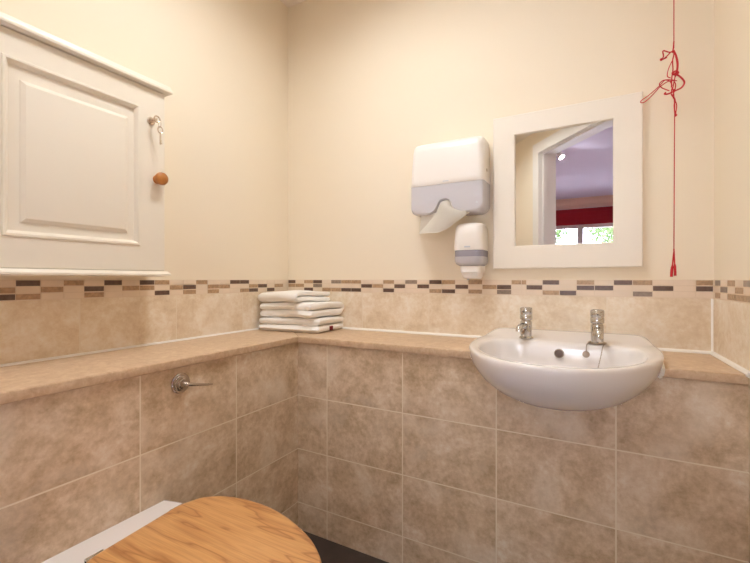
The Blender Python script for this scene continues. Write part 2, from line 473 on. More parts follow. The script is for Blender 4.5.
# white sealant beads along the back of the ledge and up the right corner
sb = MB()
def bead(a, b, r=0.0078): sb.tube([a, b], r, 8)
bead((XL+0.004, YF+0.01, ZS+0.001), (XL+0.004, YB-0.004, ZS+0.001), 0.0055)
bead((XL+0.004, YB-0.004, ZS+0.001), (-0.345, YB-0.004, ZS+0.001))
bead((0.135, YB-0.004, ZS+0.001), (XRf(YB)-0.004, YB-0.004, ZS+0.001))
bead((XRf(YB)-0.004, YB-0.004, ZS+0.001), (XRf(1.19)-0.004, 1.19, ZS+0.001))
struct(sb.build('trim_4', M['silicone']))
sb = MB(); bead((XRf(YB)-0.003, YB-0.003, ZS), (XRf(YB)-0.003, YB-0.003, ZT0), 0.005)
struct(sb.build('trim_5', M['silicone']))

# ------------------------------------------------------------------ ledges
OV = 0.009
o = MB().prism([(XL+0.0035, YF+0.002), (BX+OV, YF+0.002), (BX+OV, BY-OV), (XL+0.0035, YB-0.0045-0.003)], ZS0, ZS, 0.0035).build('ledge', M['ledge'])
tag(o, 'beige stone effect ledge running along the left wall below the cabinet', 'ledge')
NL, NR = -0.329, 0.132
o = MB().prism([(BX+OV, BY-OV), (NL, BY-OV), (NL, 1.472), (NR, 1.472), (NR, BY-OV), (XRf(BY)-0.0035, BY-OV), (XRf(YB)-0.0035, YB-0.0035), (XL+0.0035, YB-0.0035)], ZS0, ZS, 0.0035).build('ledge', M['ledge'])
tag(o, 'beige stone effect ledge along the back wall that the basin is set into', 'ledge')

# ------------------------------------------------------------------ wall cabinet
XC = -1.175
cab = empty('wall_cabinet', (-1.23, 0.557, 0.951), 'cream wooden wall cabinet with raised panel door on the left wall', 'cabinet')
Y0, Y1 = 0.318, 0.792
MB().box((XL, Y0+0.004, 0.966), (XC-0.020, Y1-0.004, 1.512), 0.001).build('carcass', M['cab'], cab)
def moulding(name, prof, yend):
    """prof: (dx outwards, z) closed profile, mitred round the right-hand and left-hand ends"""
    mb = MB()
    rings = []
    n = len(prof)
    back = [(XL, z) for d, z in prof]
    rings.append([(XL, Y0-d, z) for d, z in prof])
    rings.append([(XC+d, Y0-d, z) for d, z in prof])
    rings.append([(XC+d, Y1+d, z) for d, z in prof])
    rings.append([(XL, Y1+d, z) for d, z in prof])
    mb.loft(rings)
    return mb.build(name, M['cab'], cab, sharp=30)
moulding('cornice', [(-0.03,1.5135),(0.013,1.5135),(0.0165,1.5155),(0.0175,1.519),(0.0165,1.523),(0.0135,1.526),(0.0125,1.532),(0.0105,1.535),(-0.03,1.535)], 0)
moulding('base_moulding', [(-0.03,0.950),(0.009,0.950),(0.013,0.952),(0.013,0.957),(0.009,0.961),(0.006,0.9655),(-0.03,0.9655)], 0)
# door: stiles and rails with a moulded opening, recessed field and raised centre panel
oy0, oy1, oz0, oz1 = 0.402, 0.711, 1.043, 1.446
def ringYZ(y0, y1, z0, z1, x): return [(x,y0,z0),(x,y1,z0),(x,y1,z1),(x,y0,z1)]
dm = MB()
e = 0.0
dm.loft([ringYZ(Y0,Y1,0.9665,1.5115,XC-0.0195), ringYZ(Y0,Y1,0.9665,1.5115,XC-0.002), ringYZ(Y0+0.002,Y1-0.002,0.9685,1.5095,XC),
         ringYZ(oy0-0.004,oy1+0.004,oz0-0.004,oz1+0.004,XC), ringYZ(oy0-0.002,oy1+0.002,oz0-0.002,oz1+0.002,XC+0.003),
         ringYZ(oy0+0.003,oy1-0.003,oz0+0.003,oz1-0.003,XC+0.003), ringYZ(oy0+0.006,oy1-0.006,oz0+0.006,oz1-0.006,XC),
         ringYZ(oy0+0.009,oy1-0.009,oz0+0.009,oz1-0.009,XC-0.006), ringYZ(oy0+0.011,oy1-0.011,oz0+0.011,oz1-0.011,XC-0.0085)],
        cap0=True, cap1=True)
door = dm.build('door', M['cab'], cab, sharp=20)
pm = MB()
py0, py1, pz0, pz1 = 0.438, 0.679, 1.077, 1.402
pm.loft([ringYZ(py0-0.004,py1+0.004,pz0-0.004,pz1+0.004,XC-0.0086), ringYZ(py0-0.002,py1+0.002,pz0-0.002,pz1+0.002,XC-0.006),
         ringYZ(py0+0.006,py1-0.006,pz0+0.006,pz1-0.006,XC-0.001), ringYZ(py0+0.009,py1-0.009,pz0+0.009,pz1-0.009,XC-0.0005)])
pm.build('raised_panel', M['cab'], door, sharp=15)
k = MB().lathe([(0.0,0.0),(0.013,0.0),(0.0115,0.003),(0.0085,0.007),(0.0085,0.012),(0.014,0.015),(0.0185,0.019),(0.0195,0.024),(0.0175,0.030),(0.011,0.034),(0.0,0.0355)], (XC, 0.766, 1.243), 'X', 28).build('knob', M['wood_knob'], door)
k['label'] = 'turned brown wooden knob'
k = MB().lathe([(0.0,0.0),(0.012,0.0),(0.012,0.0025),(0.0095,0.0045),(0.006,0.0045),(0.006,0.011),(0.0,0.011)], (XC, 0.747, 1.414), 'X', 24).build('lock', M['nickel'], door)
k['label'] = 'round metal lock'
# key with bow hanging from the lock
key = empty('key', (XC+0.012, 0.748, 1.36), 'small silver key left in the cabinet lock with a second key hanging below', 'key')
kb = MB()
kb.box((XC+0.0112, 0.7455, 1.4115), (XC+0.022, 0.7485, 1.4165), 0.0005)
bow = [Vector((XC+0.030, 0.747+0.009*math.cos(a), 1.414+0.009*math.sin(a))) for a in [2*math.pi*i/20 for i in range(21)]]
kb.tube(bow, 0.0022, 8)
kb.box((XC+0.0205, 0.7455, 1.4105), (XC+0.0295, 0.7485, 1.4175), 0.0006)
kb.build('bow', M['nickel'], key)
rg = [Vector((XC+0.030+0.006*math.sin(a), 0.7555, 1.402+0.010*math.cos(a))) for a in [2*math.pi*i/18 for i in range(19)]]
MB().tube(rg, 0.0009, 6).build('split_ring', M['nickel'], key)
kh = MB()
bow = [Vector((XC+0.031, 0.7565+0.0075*math.cos(a), 1.385+0.0095*math.sin(a))) for a in [2*math.pi*i/20 for i in range(21)]]
kh.tube(bow, 0.0018, 8)
kh.box((XC+0.0298, 0.7545, 1.342), (XC+0.0322, 0.7590, 1.3765), 0.0005)
kh.box((XC+0.0300, 0.7588, 1.3445), (XC+0.0320, 0.7620, 1.3485)); kh.box((XC+0.0300, 0.7588, 1.352), (XC+0.0320, 0.7612, 1.355))
kh.build('hanging_key', M['nickel'], key)

# ------------------------------------------------------------------ mirror
YM = 1.467
mir = empty('wall_mirror', (-0.107, YB, 0.978), 'mirror in a wide flat off-white wooden frame on the back wall', 'mirror')
def ringXZ(x0, x1, z0, z1, y): return [(x0,y,z0),(x1,y,z0),(x1,y,z1),(x0,y,z1)]
mx0, mx1, mz0, mz1 = -0.329, 0.1165, 0.978, 1.509
gx0, gx1, gz0, gz1 = -0.2545, 0.0385, 1.0565, 1.4395
MB().loft([ringXZ(mx0,mx1,mz0,mz1,YB), ringXZ(mx0,mx1,mz0,mz1,YM+0.003), ringXZ(mx0+0.003,mx1-0.003,mz0+0.003,mz1-0.003,YM),
           ringXZ(gx0-0.003,gx1+0.003,gz0-0.003,gz1+0.003,YM), ringXZ(gx0,gx1,gz0,gz1,YM+0.003), ringXZ(gx0,gx1,gz0,gz1,YM+0.009), ringXZ(gx0,gx1,gz0,gz1,YM+0.0125)],
          cap0=True, cap1=False).build('frame', M['frame'], mir, sharp=25)
MB().box((gx0-0.001, YM+0.0085, gz0-0.001), (gx1+0.001, YM+0.0115, gz1+0.001)).build('mirror_glass', M['mirror'], mir, smooth=False)

# ------------------------------------------------------------------ paper towel dispenser
YD = 1.392
dis = empty('paper_towel_dispenser', (-0.475, YB, 1.12), 'white paper towel dispenser with smoky lower cover on the back wall', 'dispenser')
dx0, dx1 = -0.6175, -0.3425
up = []
def dring(z, ins, dy, r=0.022): return rrect(dx0+ins, dx1-ins, YD+dy, YB, r, 0.004, z)
MB().loft([dring(1.2815,0.0,0.0), dring(1.2835,-0.0012,-0.0012), dring(1.30,0.0002,0.0), dring(1.36,0.002,0.004), dring(1.41,0.004,0.009), dring(1.428,0.006,0.013), dring(1.437,0.010,0.019), dring(1.4415,0.018,0.028), dring(1.443,0.03,0.042)]).build('upper_cover', M['plastic'], dis, sharp=50)
# smoky lower cover with rounded bottom corners and a central mouth cut into its lower edge
def front_poly(ins=0.0):
    """outline of the lower cover seen from the front"""
    x0, x1, z0, z1 = dx0+0.0015+ins, dx1-0.0015-ins, 1.176+ins, 1.2812
    r = 0.030 - ins
    pts = [(x0, z1)]
    for i in range(9):
        a = R(180 + 90*i/8); pts.append((x0+r+r*math.cos(a), z0+r+r*math.sin(a)))
    for x, z in ((-0.540,z0),(-0.530,1.181),(-0.521,1.190),(-0.513,1.204),(-0.508,1.217),(-0.499,1.226),(-0.489,1.229),(-0.477,1.229),(-0.467,1.225),(-0.459,1.216),(-0.454,1.203),(-0.446,1.190),(-0.438,1.181),(-0.428,z0)):
        pts.append((x, z))
    for i in range(9):
        a = R(270 + 90*i/8); pts.append((x1-r+r*math.cos(a), z0+r+r*math.sin(a)))
    pts.append((x1, z1))
    return pts
fp = front_poly()
lc_ = MB()
n = len(fp)
rings = [[(x, YB, z) for x, z in fp], [(x, YD+0.013, z) for x, z in fp], [(x+(0.0035 if x<-0.475 else -0.0035)*(1 if abs(x+0.475)>0.1 else 0), YD+0.004, z+(0.002 if z<1.19 else 0)) for x, z in fp],
         [(x+(0.010 if x<-0.475 else -0.010)*(1 if abs(x+0.475)>0.1 else 0), YD+0.0008, z+(0.005 if z<1.19 else 0)) for x, z in fp]]
lc_.loft(rings, cap0=False, cap1=True)
o = lc_.build('lower_cover', M['smoke'], dis, sharp=40)
o['label'] = 'translucent smoky grey lower cover'
MB().box((dx0+0.022, YD+0.018, 1.24), (dx1-0.022, YB-0.004, 1.279), 0.004).build('paper_stack', M['paper'], dis)
MB().box((dx0+0.03, YD+0.03, 1.181), (dx1-0.03, YB-0.004, 1.2395), 0.003).build('inner_tray', M['plastic'], dis)
MB().lathe([(0.0,0.0),(0.0065,0.0),(0.0065,0.0022),(0.004,0.003),(0.0,0.003)], (dx1-0.0025, 1.437, 1.322), 'X', 20).build('lock', M['satin'], dis)
MB().box((-0.489, YD-0.0008, 1.2885), (-0.467, YD+0.002, 1.2925), 0.0003).build('emblem', M['mark'], dis)
MB().lathe([(0.0,0.0),(0.004,0.0),(0.004,0.001),(0.0,0.001)], (-0.367, YD+0.0008, 1.206), 'Y', 16, mat=Matrix.Rotation(R(90),4,'X')).build('emblem', M['mark'], dis)
# the sheet pulled half out: top-level, it is held by the dispenser
def sheet(name, grid, thick=0.0012):
    mb = MB()
    nu, nv = len(grid[0]), len(grid)
    fine = []
    rows = [spline(r, 5) for r in grid]
    cols = list(zip(*rows))
    cols = [spline(list(c), 5) for c in cols]
    v = [[mb.bm.verts.new(p) for p in c] for c in cols]
    for a, b in zip(v, v[1:]):
        for i in range(len(a)-1): mb.bm.faces.new((a[i], a[i+1], b[i+1], b[i]))
    bmesh.ops.solidify(mb.bm, geom=mb.bm.faces[:], thickness=thick)
    return mb
pt = empty('paper_towel', (-0.49, 1.40, 1.10), 'loose white paper towel hanging from the dispenser mouth', 'paper towel')
g = [[(-0.500,1.402,1.219),(-0.490,1.399,1.222),(-0.476,1.398,1.222),(-0.466,1.402,1.218)],
     [(-0.506,1.395,1.200),(-0.490,1.388,1.203),(-0.472,1.387,1.202),(-0.458,1.394,1.198)],
     [(-0.520,1.392,1.172),(-0.496,1.382,1.172),(-0.464,1.380,1.176),(-0.430,1.389,1.183)],
     [(-0.548,1.390,1.140),(-0.516,1.378,1.138),(-0.470,1.377,1.146),(-0.402,1.392,1.172)],
     [(-0.580,1.388,1.108),(-0.535,1.376,1.107),(-0.495,1.377,1.108),(-0.458,1.388,1.128)]]
sheet('front_fold', g).build('front_fold', M['paper'], pt, sharp=80)
g = [[(-0.578,1.410,1.180),(-0.54,1.408,1.182),(-0.50,1.406,1.185),(-0.44,1.408,1.186),(-0.385,1.412,1.182)],
     [(-0.580,1.406,1.150),(-0.54,1.402,1.150),(-0.50,1.402,1.150),(-0.455,1.404,1.152),(-0.405,1.410,1.170)],
     [(-0.581,1.397,1.109),(-0.54,1.398,1.110),(-0.505,1.399,1.112),(-0.48,1.401,1.122),(-0.440,1.408,1.146)]]
sheet('back_fold', g).build('back_fold', M['paper'], pt, sharp=80)

# ------------------------------------------------------------------ soap dispenser
soap = empty('soap_dispenser', (-0.402, YB, 0.938), 'small white soap dispenser with grey window beside the mirror frame', 'dispenser')
sx0, sx1, YS = -0.4545, -0.3500, 1.398
def sring(z, ins, dy, r=0.026): return rrect(sx0+ins, sx1-ins, YS+dy, YB, min(r, 0.045), 0.004, z)
MB().loft([sring(1.0435,0.0,0.0), sring(1.06,0.0,-0.001), sring(1.10,0.0015,0.001), sring(1.122,0.003,0.004), sring(1.132,0.006,0.009), sring(1.138,0.012,0.018), sring(1.141,0.022,0.03)]).build('upper_cover', M['plastic'], soap, sharp=50)
o = MB().loft([sring(1.0432,0.0015,0.0015), sring(1.021,0.0015,0.0015)]).build('level_window', M['smoke_dk'], soap); o['label'] = 'darker grey window band'
o = MB().loft([sring(1.0208,0.001,0.001), sring(1.005,0.001,0.002), sring(0.996,0.004,0.006), sring(0.990,0.012,0.016), sring(0.988,0.02,0.028)]).build('lower_cover', M['smoke'], soap, sharp=50)
o['label'] = 'translucent grey lower cover'
MB().loft([rrect(-0.436,-0.362,1.418,YB,0.014,0.003,0.9885), rrect(-0.434,-0.361,1.412,YB,0.014,0.003,0.974), rrect(-0.432,-0.362,1.412,YB-0.008,0.014,0.003,0.965)]).build('push_bar', M['plastic'], soap, sharp=50)
MB().loft([rrect(-0.430,-0.364,1.416,1.478,0.012,0.006,0.9645), rrect(-0.427,-0.366,1.418,1.474,0.012,0.006,0.949), rrect(-0.420,-0.370,1.424,1.468,0.010,0.006,0.943)]).build('nozzle', M['plastic'], soap, sharp=50)
MB().lathe([(0.0,0.0),(0.005,0.0),(0.004,-0.005),(0.0,-0.005)], (-0.408, 1.432, 0.9435), 'Z', 16).build('outlet', M['mark'], soap)
MB().box((-0.412, YS-0.0018, 1.052), (-0.391, YS+0.002, 1.057), 0.0004).build('emblem', M['mark'], soap)

# ------------------------------------------------------------------ folded towels
def towel(cx, cy, z0, sx, sy, h, ang, seed, label, layers=4, flip=False):
    """one towel folded in layers: a serpentine strip (side section) swept along its width"""
    root = empty('folded_towel', (cx, cy, z0), label, 'towel', 'folded towels stacked on the corner ledge')
    th = h/layers
    path = []
    rnd = random.Random(seed)
    front = [rnd.uniform(-0.006, 0.006) for _ in range(layers+2)]
    r = th*0.5
    # serpentine in (s, z): s=0 front ... s=sy back ; folds 2-2 at front, between at back
    zc = [th*(i+0.5) for i in range(layers)]
    K = 10
    for i in range(layers):
        f0 = front[i//2]; 
        s_a = (0.006 + f0) if True else 0
        xs = [sy - 0.012 - (sy-0.024-f0)*j/K for j in range(K+1)]
        if i % 2 == 1: xs = xs[::-1]
        path += [(s, zc[i]) for s in xs]
        if i < layers-1:
            if i % 2 == 0:   # turn at the front
                sc_ = xs[-1]
                for a in range(1, 6):
                    an = R(-90 + 180*a/6); path.append((sc_ - math.cos(an)*r*1.1, (zc[i]+zc[i+1])/2 + math.sin(an)*r))
            else:
                sc_ = xs[-1]
                for a in range(1, 6):
                    an = R(-90 + 180*a/6); path.append((sc_ + math.cos(an)*r, (zc[i]+zc[i+1])/2 + math.sin(an)*r))
    if flip: path = [(sy - s_, z_) for s_, z_ in path]
    # thick closed section
    half = th*0.47
    P = [Vector((s, z)) for s, z in path]
    Lf, Rt = [], []
    for i, p in enumerate(P):
        t = (P[min(i+1,len(P)-1)] - P[max(i-1,0)]).normalized()
        nn = Vector((-t.y, t.x))
        Lf.append(p + nn*half); Rt.append(p - nn*half)
    t = (P[-1]-P[-2]).normalized()
    endc = [P[-1] + t*half*0.7]
    t2 = (P[0]-P[1]).normalized()
    stc = [P[0] + t2*half*0.7]
    sec = Lf + endc + Rt[::-1] + stc
    nx = 34
    rings = []
    ca, sa = math.cos(ang), math.sin(ang)
    def put(u, s, z, k):
        e = abs(u)
        q = Vector((u*4.1+seed, s*5.0, z*7.0+seed*2))
        dz = noise.noise(q*2.2)*0.009 + noise.noise(q*6)*0.003
        du = noise.noise(Vector((s*9+seed, z*30, seed*1.3)))*0.009*(abs(u)/(sx/2))**2
        ds = noise.noise(Vector((u*8, z*34+seed, 3.1)))*0.014
        droop = -0.004*max(0, (abs(u)/(sx/2)-0.8))/0.2*(z/h)
        uu = u + du*(1 if u > 0 else -1); ss = s - sy/2 + ds
        wx, wy = cx + uu*ca - ss*sa, cy + uu*sa + ss*ca
        za = z0 - ZS + z
        sag = noise.noise(Vector((wx*6.5, wy*6.5, 1.7)))*0.016*min(1.0, za/0.1) + noise.noise(q*6)*0.0016*min(1.0, z/th)*max(0.0, min(1.0, (h-z)/(th*0.4)))
        zz = max(0.0008, za + sag) + ZS
        return (wx, wy, zz)
    cen = sum(sec, Vector((0,0)))/len(sec)
    for k in range(nx+1):
        u = -sx/2 + sx*(0.5-0.5*math.cos(math.pi*k/nx)*(0.55+0.45*math.cos(math.pi*k/nx)**2))
        # thin the strip right at the ends so that edges look soft
        edge = min(k, nx-k)
        f = {0:0.25, 1:0.55, 2:0.76, 3:0.9, 4:0.97}.get(edge, 1.0)
        ring = []
        for i in range(len(sec)):
            # midline point of this strip position
            if i < len(Lf): mid = P[i]
            elif i == len(Lf): mid = P[-1]
            elif i < len(Lf)+1+len(Rt): mid = P[len(P)-1-(i-len(Lf)-1)]
            else: mid = P[0]
            q = mid + (sec[i]-mid)*f
            ring.append(put(u, q.x, q.y, k))
        rings.append(ring)
    mb = MB().loft(rings, cap0=False, cap1=False)
    # end strips between left and right sides of the section
    bm = mb.bm; bm.verts.ensure_lookup_table()
    m = len(sec); nl = len(Lf)
    for base, flip in ((0, False), (nx*m, True)):
        for i in range(nl-1):
            a, b_ = base+i, base+i+1
            c, d = base + (m-2-i-1), base + (m-2-i)
            try: bm.faces.new([bm.verts[j] for j in ((a,b_,c,d) if flip else (d,c,b_,a))])
            except ValueError: pass
        for tri in ((nl-1, nl, nl+1), (m-1, 0, m-2)):
            try: bm.faces.new([bm.verts[base+j] for j in tri])
            except ValueError: pass
    mb.build('towel_cloth', M['cotton'], root, sharp=70)
    return root

tz = ZS + 0.0005
towel(-1.115, 1.375, tz,        0.300, 0.205, 0.056, R(5), 3, 'bottom folded white towel of the stack with a small maroon tag', 2, True)
t1 = bpy.data.objects['folded_towel']
towel(-1.118, 1.372, tz+0.0580, 0.292, 0.205, 0.060, R(-3), 8, 'middle folded white towel of the stack on the corner ledge', 2, True)
towel(-1.145, 1.374, tz+0.1195, 0.240, 0.190, 0.044, R(-9), 14, 'top folded white towel of the stack on the corner ledge', 2)
tg = MB().box((-0.9665, 1.372, tz+0.006), (-0.9605, 1.392, tz+0.022), 0.0006, rot=Matrix.Rotation(R(5),4,'Z')).build('stitched_tag', M['tagred'], t1)
tg['label'] = 'small maroon stitched tag'

# ------------------------------------------------------------------ basin
BCX = -0.0985
basin = empty('wash_basin', (BCX, 1.25, 0.60), 'white ceramic semi-recessed wash basin set into the back ledge', 'basin')
half_out = [(0,0.925),(0.053,0.932),(0.103,0.955),(0.147,0.993),(0.184,1.045),(0.213,1.107),(0.232,1.175),(0.2405,1.245),(0.2415,1.30),(0.2375,1.36),(0.230,1.41),(0.221,1.455),(0.206,1.478),(0.165,1.482),(0,1.482)]
half_in = [(0,0.951),(0.049,0.957),(0.094,0.978),(0.134,1.013),(0.167,1.060),(0.188,1.113),(0.198,1.165),(0.199,1.215),(0.193,1.255),(0.182,1.285),(0.160,1.298),(0.130,1.303),(0.095,1.305),(0.05,1.306),(0,1.306)]
def full(half, k=4):
    h = spline([(x,y,0) for x,y in half], k)
    r = [(p.x, p.y) for p in h]
    l = [(-x, y) for x, y in r[1:-1]][::-1]
    return r + l
FO, FI = full(half_out), full(half_in)
def zr(y):   # rim height: tap shelf rises slightly to the wall
    return 0.755 + 0.002*max(0.0, min(1.0, (y-1.22)/0.13)) + 0.017*max(0.0, min(1.0, (y-1.365)/0.11))
def oring(s, z, cy=1.28, flat=None, add=0.0):
    out = []
    for x, y in FO:
        yy = cy + (y-cy)*s
        xx = x*s
        if y > cy: yy = cy + (y-cy)*max(s, 0.35)
        out.append((BCX+xx, yy, z if z is not None else zr(y)+add))
    return out
def iring(s, dz, cy=1.15):
    return [(BCX + x*s, cy + (y-cy)*s, zr(y)-dz) for x, y in FI]
def mixring(f, dz):
    return [(BCX + (1-f)*a[0] + f*b[0], (1-f)*a[1] + f*b[1], zr((1-f)*a[1]+f*b[1]) - dz) for a, b in zip(FO, FI)]
bs = MB()
rings = [oring(0.16,0.606), oring(0.34,0.609), oring(0.48,0.6165), oring(0.62,0.629), oring(0.75,0.648), oring(0.86,0.673), oring(0.935,0.698), oring(0.975,0.717), oring(0.993,0.735)]
rings += [oring(1.0,None,add=-0.010), mixring(0.0,0.005), mixring(0.05,0.0015), mixring(0.14,0.0), mixring(0.5,0.0), mixring(0.85,0.0005), mixring(0.95,0.003), mixring(1.0,0.008)]
def inr(s, z, sy=None, cy=1.17):
    """inner wall: back stays steep"""
    out = []
    for x, y in FI:
        if y > cy: yy = cy + (y-cy)*(1-(1-s)*0.75)
        else: yy = cy + (y-cy)*s
        out.append((BCX + x*s, yy, z))
    return out
rings += [inr(0.985,0.738), inr(0.95,0.71), inr(0.88,0.68), inr(0.76,0.657), inr(0.58,0.643), inr(0.36,0.637), inr(0.12,0.634)]
bs.loft(rings)
bs.build('bowl', M['ceramic'], basin, sharp=60)
MB().lathe([(0.0,0.0),(0.0135,0.0),(0.0130,0.002),(0.0115,0.003),(0.0105,0.0015),(0.0,0.0015)], (-0.102, 1.2985, 0.725), n=24, mat=Matrix.Rotation(R(90),4,'X')).build('overflow_ring', M['satin'], basin)
MB().lathe([(0.0,0.0),(0.0105,0.0),(0.0105,0.0008),(0.0,0.0008)], (-0.102, 1.2962, 0.725), n=24, mat=Matrix.Rotation(R(90),4,'X')).build('overflow_grille', M['grille'], basin)
MB().lathe([(0.0,0.0),(0.024,0.0),(0.022,0.003),(0.014,0.002),(0.0,0.001)], (BCX, 1.18, 0.6345), n=28).build('waste', M['chrome'], basin)
for sx in (-1, 1):
    sl = MB()
    xx = BCX + sx*0.2315
    sl.tube(spline([(xx-sx*0.003,1.215,0.701),(xx,1.205,0.708),(xx+sx*0.001,1.200,0.718),(xx+sx*0.002,1.205,0.727),(xx+sx*0.004,1.26,0.729),(xx+sx*0.004,1.36,0.729),(xx+sx*0.002,1.46,0.729)], 6), 0.0055, 8)
    sl.build('sealant', M['silicone'], basin)

def tap(x, y, label, turn):
    z = 0.7572
    t = empty('pillar_tap', (x, y, z), label, 'tap', 'pillar taps on the basin')
    MB().lathe([(0,0),(0.0215,0),(0.0215,0.002),(0.0185,0.0055),(0.017,0.007),(0.017,0.050),(0.0165,0.053),(0,0.053)], (x,y,z), n=32).build('body', M['chrome'], t)
    MB().lathe([(0,0.0525),(0.0145,0.0525),(0.0145,0.057),(0.0178,0.0585),(0.0182,0.061),(0.0182,0.072),(0.0172,0.0735),(0.0172,0.0755),(0.0182,0.077),(0.0182,0.092),(0.0165,0.0955),(0.012,0.097),(0,0.0975)], (x,y,z), n=32).build('handle', M['chrome'], t)
    d = Matrix.Rotation(turn, 3, 'Z')
    pts = [Vector((0,-0.010,0.040)), Vector((0,-0.028,0.0405)), Vector((0,-0.046,0.039)), Vector((0,-0.056,0.034)), Vector((0,-0.058,0.026))]
    MB().tube([Vector((x,y,z)) + d@p for p in spline(pts, 5)], 0.0098, 16).build('spout', M['chrome'], t)
    pts = [Vector((0,-0.016,0.084)), Vector((0,-0.026,0.086)), Vector((0,-0.036,0.090))]
    MB().tube([Vector((x,y,z)) + d@p for p in pts], [0.0036,0.0034,0.0042], 10).build('lever', M['chrome'], t)
    return t
tap(-0.1995, 1.345, 'left chrome basin tap, standing clear without any chain', R(-12))
tap(-0.0045, 1.335, 'right chrome basin tap with a chain looped round its foot', R(4))
# chain with plug at the foot of the right-hand tap
pc = empty('plug_chain', (-0.02, 1.30, 0.72), 'thin metal plug chain hanging into the basin from the right tap', 'plug chain')
ch = MB()
loop = [Vector((-0.005+0.0228*math.cos(a), 1.335+0.0228*math.sin(a), 0.7592)) for a in [2*math.pi*i/24 for i in range(25)]]
ch.tube(loop, 0.0019, 6)
c1 = spline([(-0.0255,1.322,0.7588),(-0.029,1.308,0.7572),(-0.031,1.2975,0.752),(-0.0315,1.2935,0.738)], 5)
c2 = spline([(0.014,1.322,0.7588),(0.012,1.307,0.7572),(0.009,1.2970,0.752),(0.004,1.288,0.726),(-0.002,1.272,0.700)], 7)
for c in (c1, c2):
    for i, p in enumerate(c): ch.lathe([(0,-0.0016),(0.0013,-0.0010),(0.0016,0),(0.0013,0.0010),(0,0.0016)], p, n=8)
    ch.tube(c, 0.0007, 6)
ch.build('chain', M['satin'], pc)
MB().lathe([(0,-0.002),(0.0085,-0.002),(0.0095,0),(0.0085,0.003),(0.003,0.004),(0,0.004)], (-0.032,1.2895,0.730), n=20, mat=Matrix.Rotation(R(80),4,'X')).build('stopper', M['satin'], pc)

# ------------------------------------------------------------------ flush lever on the left boxing
fl = empty('flush_lever', (BX, 0.7153, 0.66), 'satin chrome toilet flush lever on the left tiled boxing', 'flush lever')
MB().lathe([(0,-0.002),(0.0275,-0.002),(0.0275,0.004),(0.0255,0.006),(0.021,0.006),(0.0195,0.010),(0.016,0.011),(0.0145,0.015),(0.011,0.016),(0.0095,0.021),(0,0.022)], (BX,0.7153,0.6595), 'X', 36).build('escutcheon', M['lever'], fl)
lv = spline([(BX+0.018,0.7153,0.6595),(BX+0.027,0.722,0.6575),(BX+0.028,0.745,0.652),(BX+0.025,0.775,0.645),(BX+0.021,0.803,0.640)], 6)
MB().tube(lv, [0.0062 - 0.0035*i/(len(lv)-1) for i in range(len(lv))], 12).build('lever', M['lever'], fl)

# ------------------------------------------------------------------ toilet
TY = 0.530
toi = empty('toilet', (-0.72, TY, 0), 'white back-to-wall toilet with closed oak lid under the left ledge', 'toilet')
def prof_ring(x_back, x_front, hw_back, hw, z, xw, k=40):
    """plan outline: straight back, widest at xw, elliptical nose"""
    pts = []
    for i in range(13):                         # nose half (right side to left side)
        pass
    right = []
    for i in range(9):                          # back corner to widest
        t = i/8
        right.append((x_back + (xw-x_back)*t, hw_back + (hw-hw_back)*math.sin(t*math.pi/2)**0.9))
    for i in range(1, 17):
        a = math.pi/2*i/16
        right.append((xw + (x_front-xw)*math.sin(a), hw*math.cos(a)))
    left = [(x, -y) for x, y in right[:-1]][::-1]
    return [(x, TY+y, z) for x, y in right] + [(x, TY+y, z) for x, y in left]
pan = MB()
pan.loft([prof_ring(BX+0.001,-0.56,0.105,0.120,0.0,-0.74), prof_ring(BX+0.001,-0.555,0.107,0.124,0.02,-0.74), prof_ring(BX+0.001,-0.55,0.110,0.128,0.12,-0.73),
          prof_ring(BX+0.001,-0.50,0.122,0.148,0.22,-0.72), prof_ring(BX+0.001,-0.455,0.134,0.170,0.31,-0.715), prof_ring(BX+0.001,-0.442,0.1395,0.176,0.345,-0.715),
          prof_ring(BX+0.001,-0.440,0.1415,0.178,0.360,-0.715), prof_ring(BX+0.003,-0.444,0.139,0.175,0.3655,-0.715), prof_ring(BX+0.007,-0.450,0.134,0.170,0.3675,-0.715), prof_ring(BX+0.009,-0.452,0.132,0.168,0.3676,-0.715), prof_ring(BX+0.03,-0.47,0.115,0.150,0.3676,-0.715)])
pan.build('pan', M['ceramic'], toi, sharp=50)
LA = R(5.0)
def lrot(x, y, z):      # seat and lid sit a little askew on their hinges
    dx = x + 0.80
    return (-0.80 + dx*math.cos(LA) - y*math.sin(LA), TY - 0.004 + dx*math.sin(LA) + y*math.cos(LA), z)
def lid_half(off=0.0):
    return [(-0.8605+off,0),(-0.8605+off,0.06),(-0.8600+off,0.094),(-0.852+off,0.120-off*0.5),(-0.838+off*.8,0.146-off*.7),(-0.808+off*0.5,0.169-off),(-0.765,0.1815-off),(-0.715,0.1845-off),(-0.66,0.1800-off),(-0.605,0.1660-off),(-0.55-off*.2,0.1430-off),(-0.50-off*.5,0.1150-off*.8),(-0.455-off*.8,0.075-off*.5),(-0.430-off,0.034-off*.2),(-0.424-off,0)]
def lid_ring(off, z):
    h = [(p.x, p.y) for p in spline([(x,y,0) for x,y in lid_half(off)], 4)]
    l = [(x, -y) for x, y in h[1:-1]][::-1]
    return [lrot(x, y, z) for x, y in h+l]
sm_ = MB()
outer = [lid_ring(0.003, 0.3735), lid_ring(0.0005, 0.3765), lid_ring(0.0005, 0.386), lid_ring(0.003, 0.3885)]
def ell_ring(z, e=0.0):
    h = [(p.x, p.y) for p in spline([(x,y,0) for x,y in lid_half(0.003)], 4)]
    l = [(x, -y) for x, y in h[1:-1]][::-1]
    out = []
    for x, y in h + l:
        a = math.atan2(y/0.185, (x+0.66)/0.22)
        out.append(lrot(-0.655 + (0.150-e)*math.cos(a), (0.115-e)*math.sin(a), z))
    return out
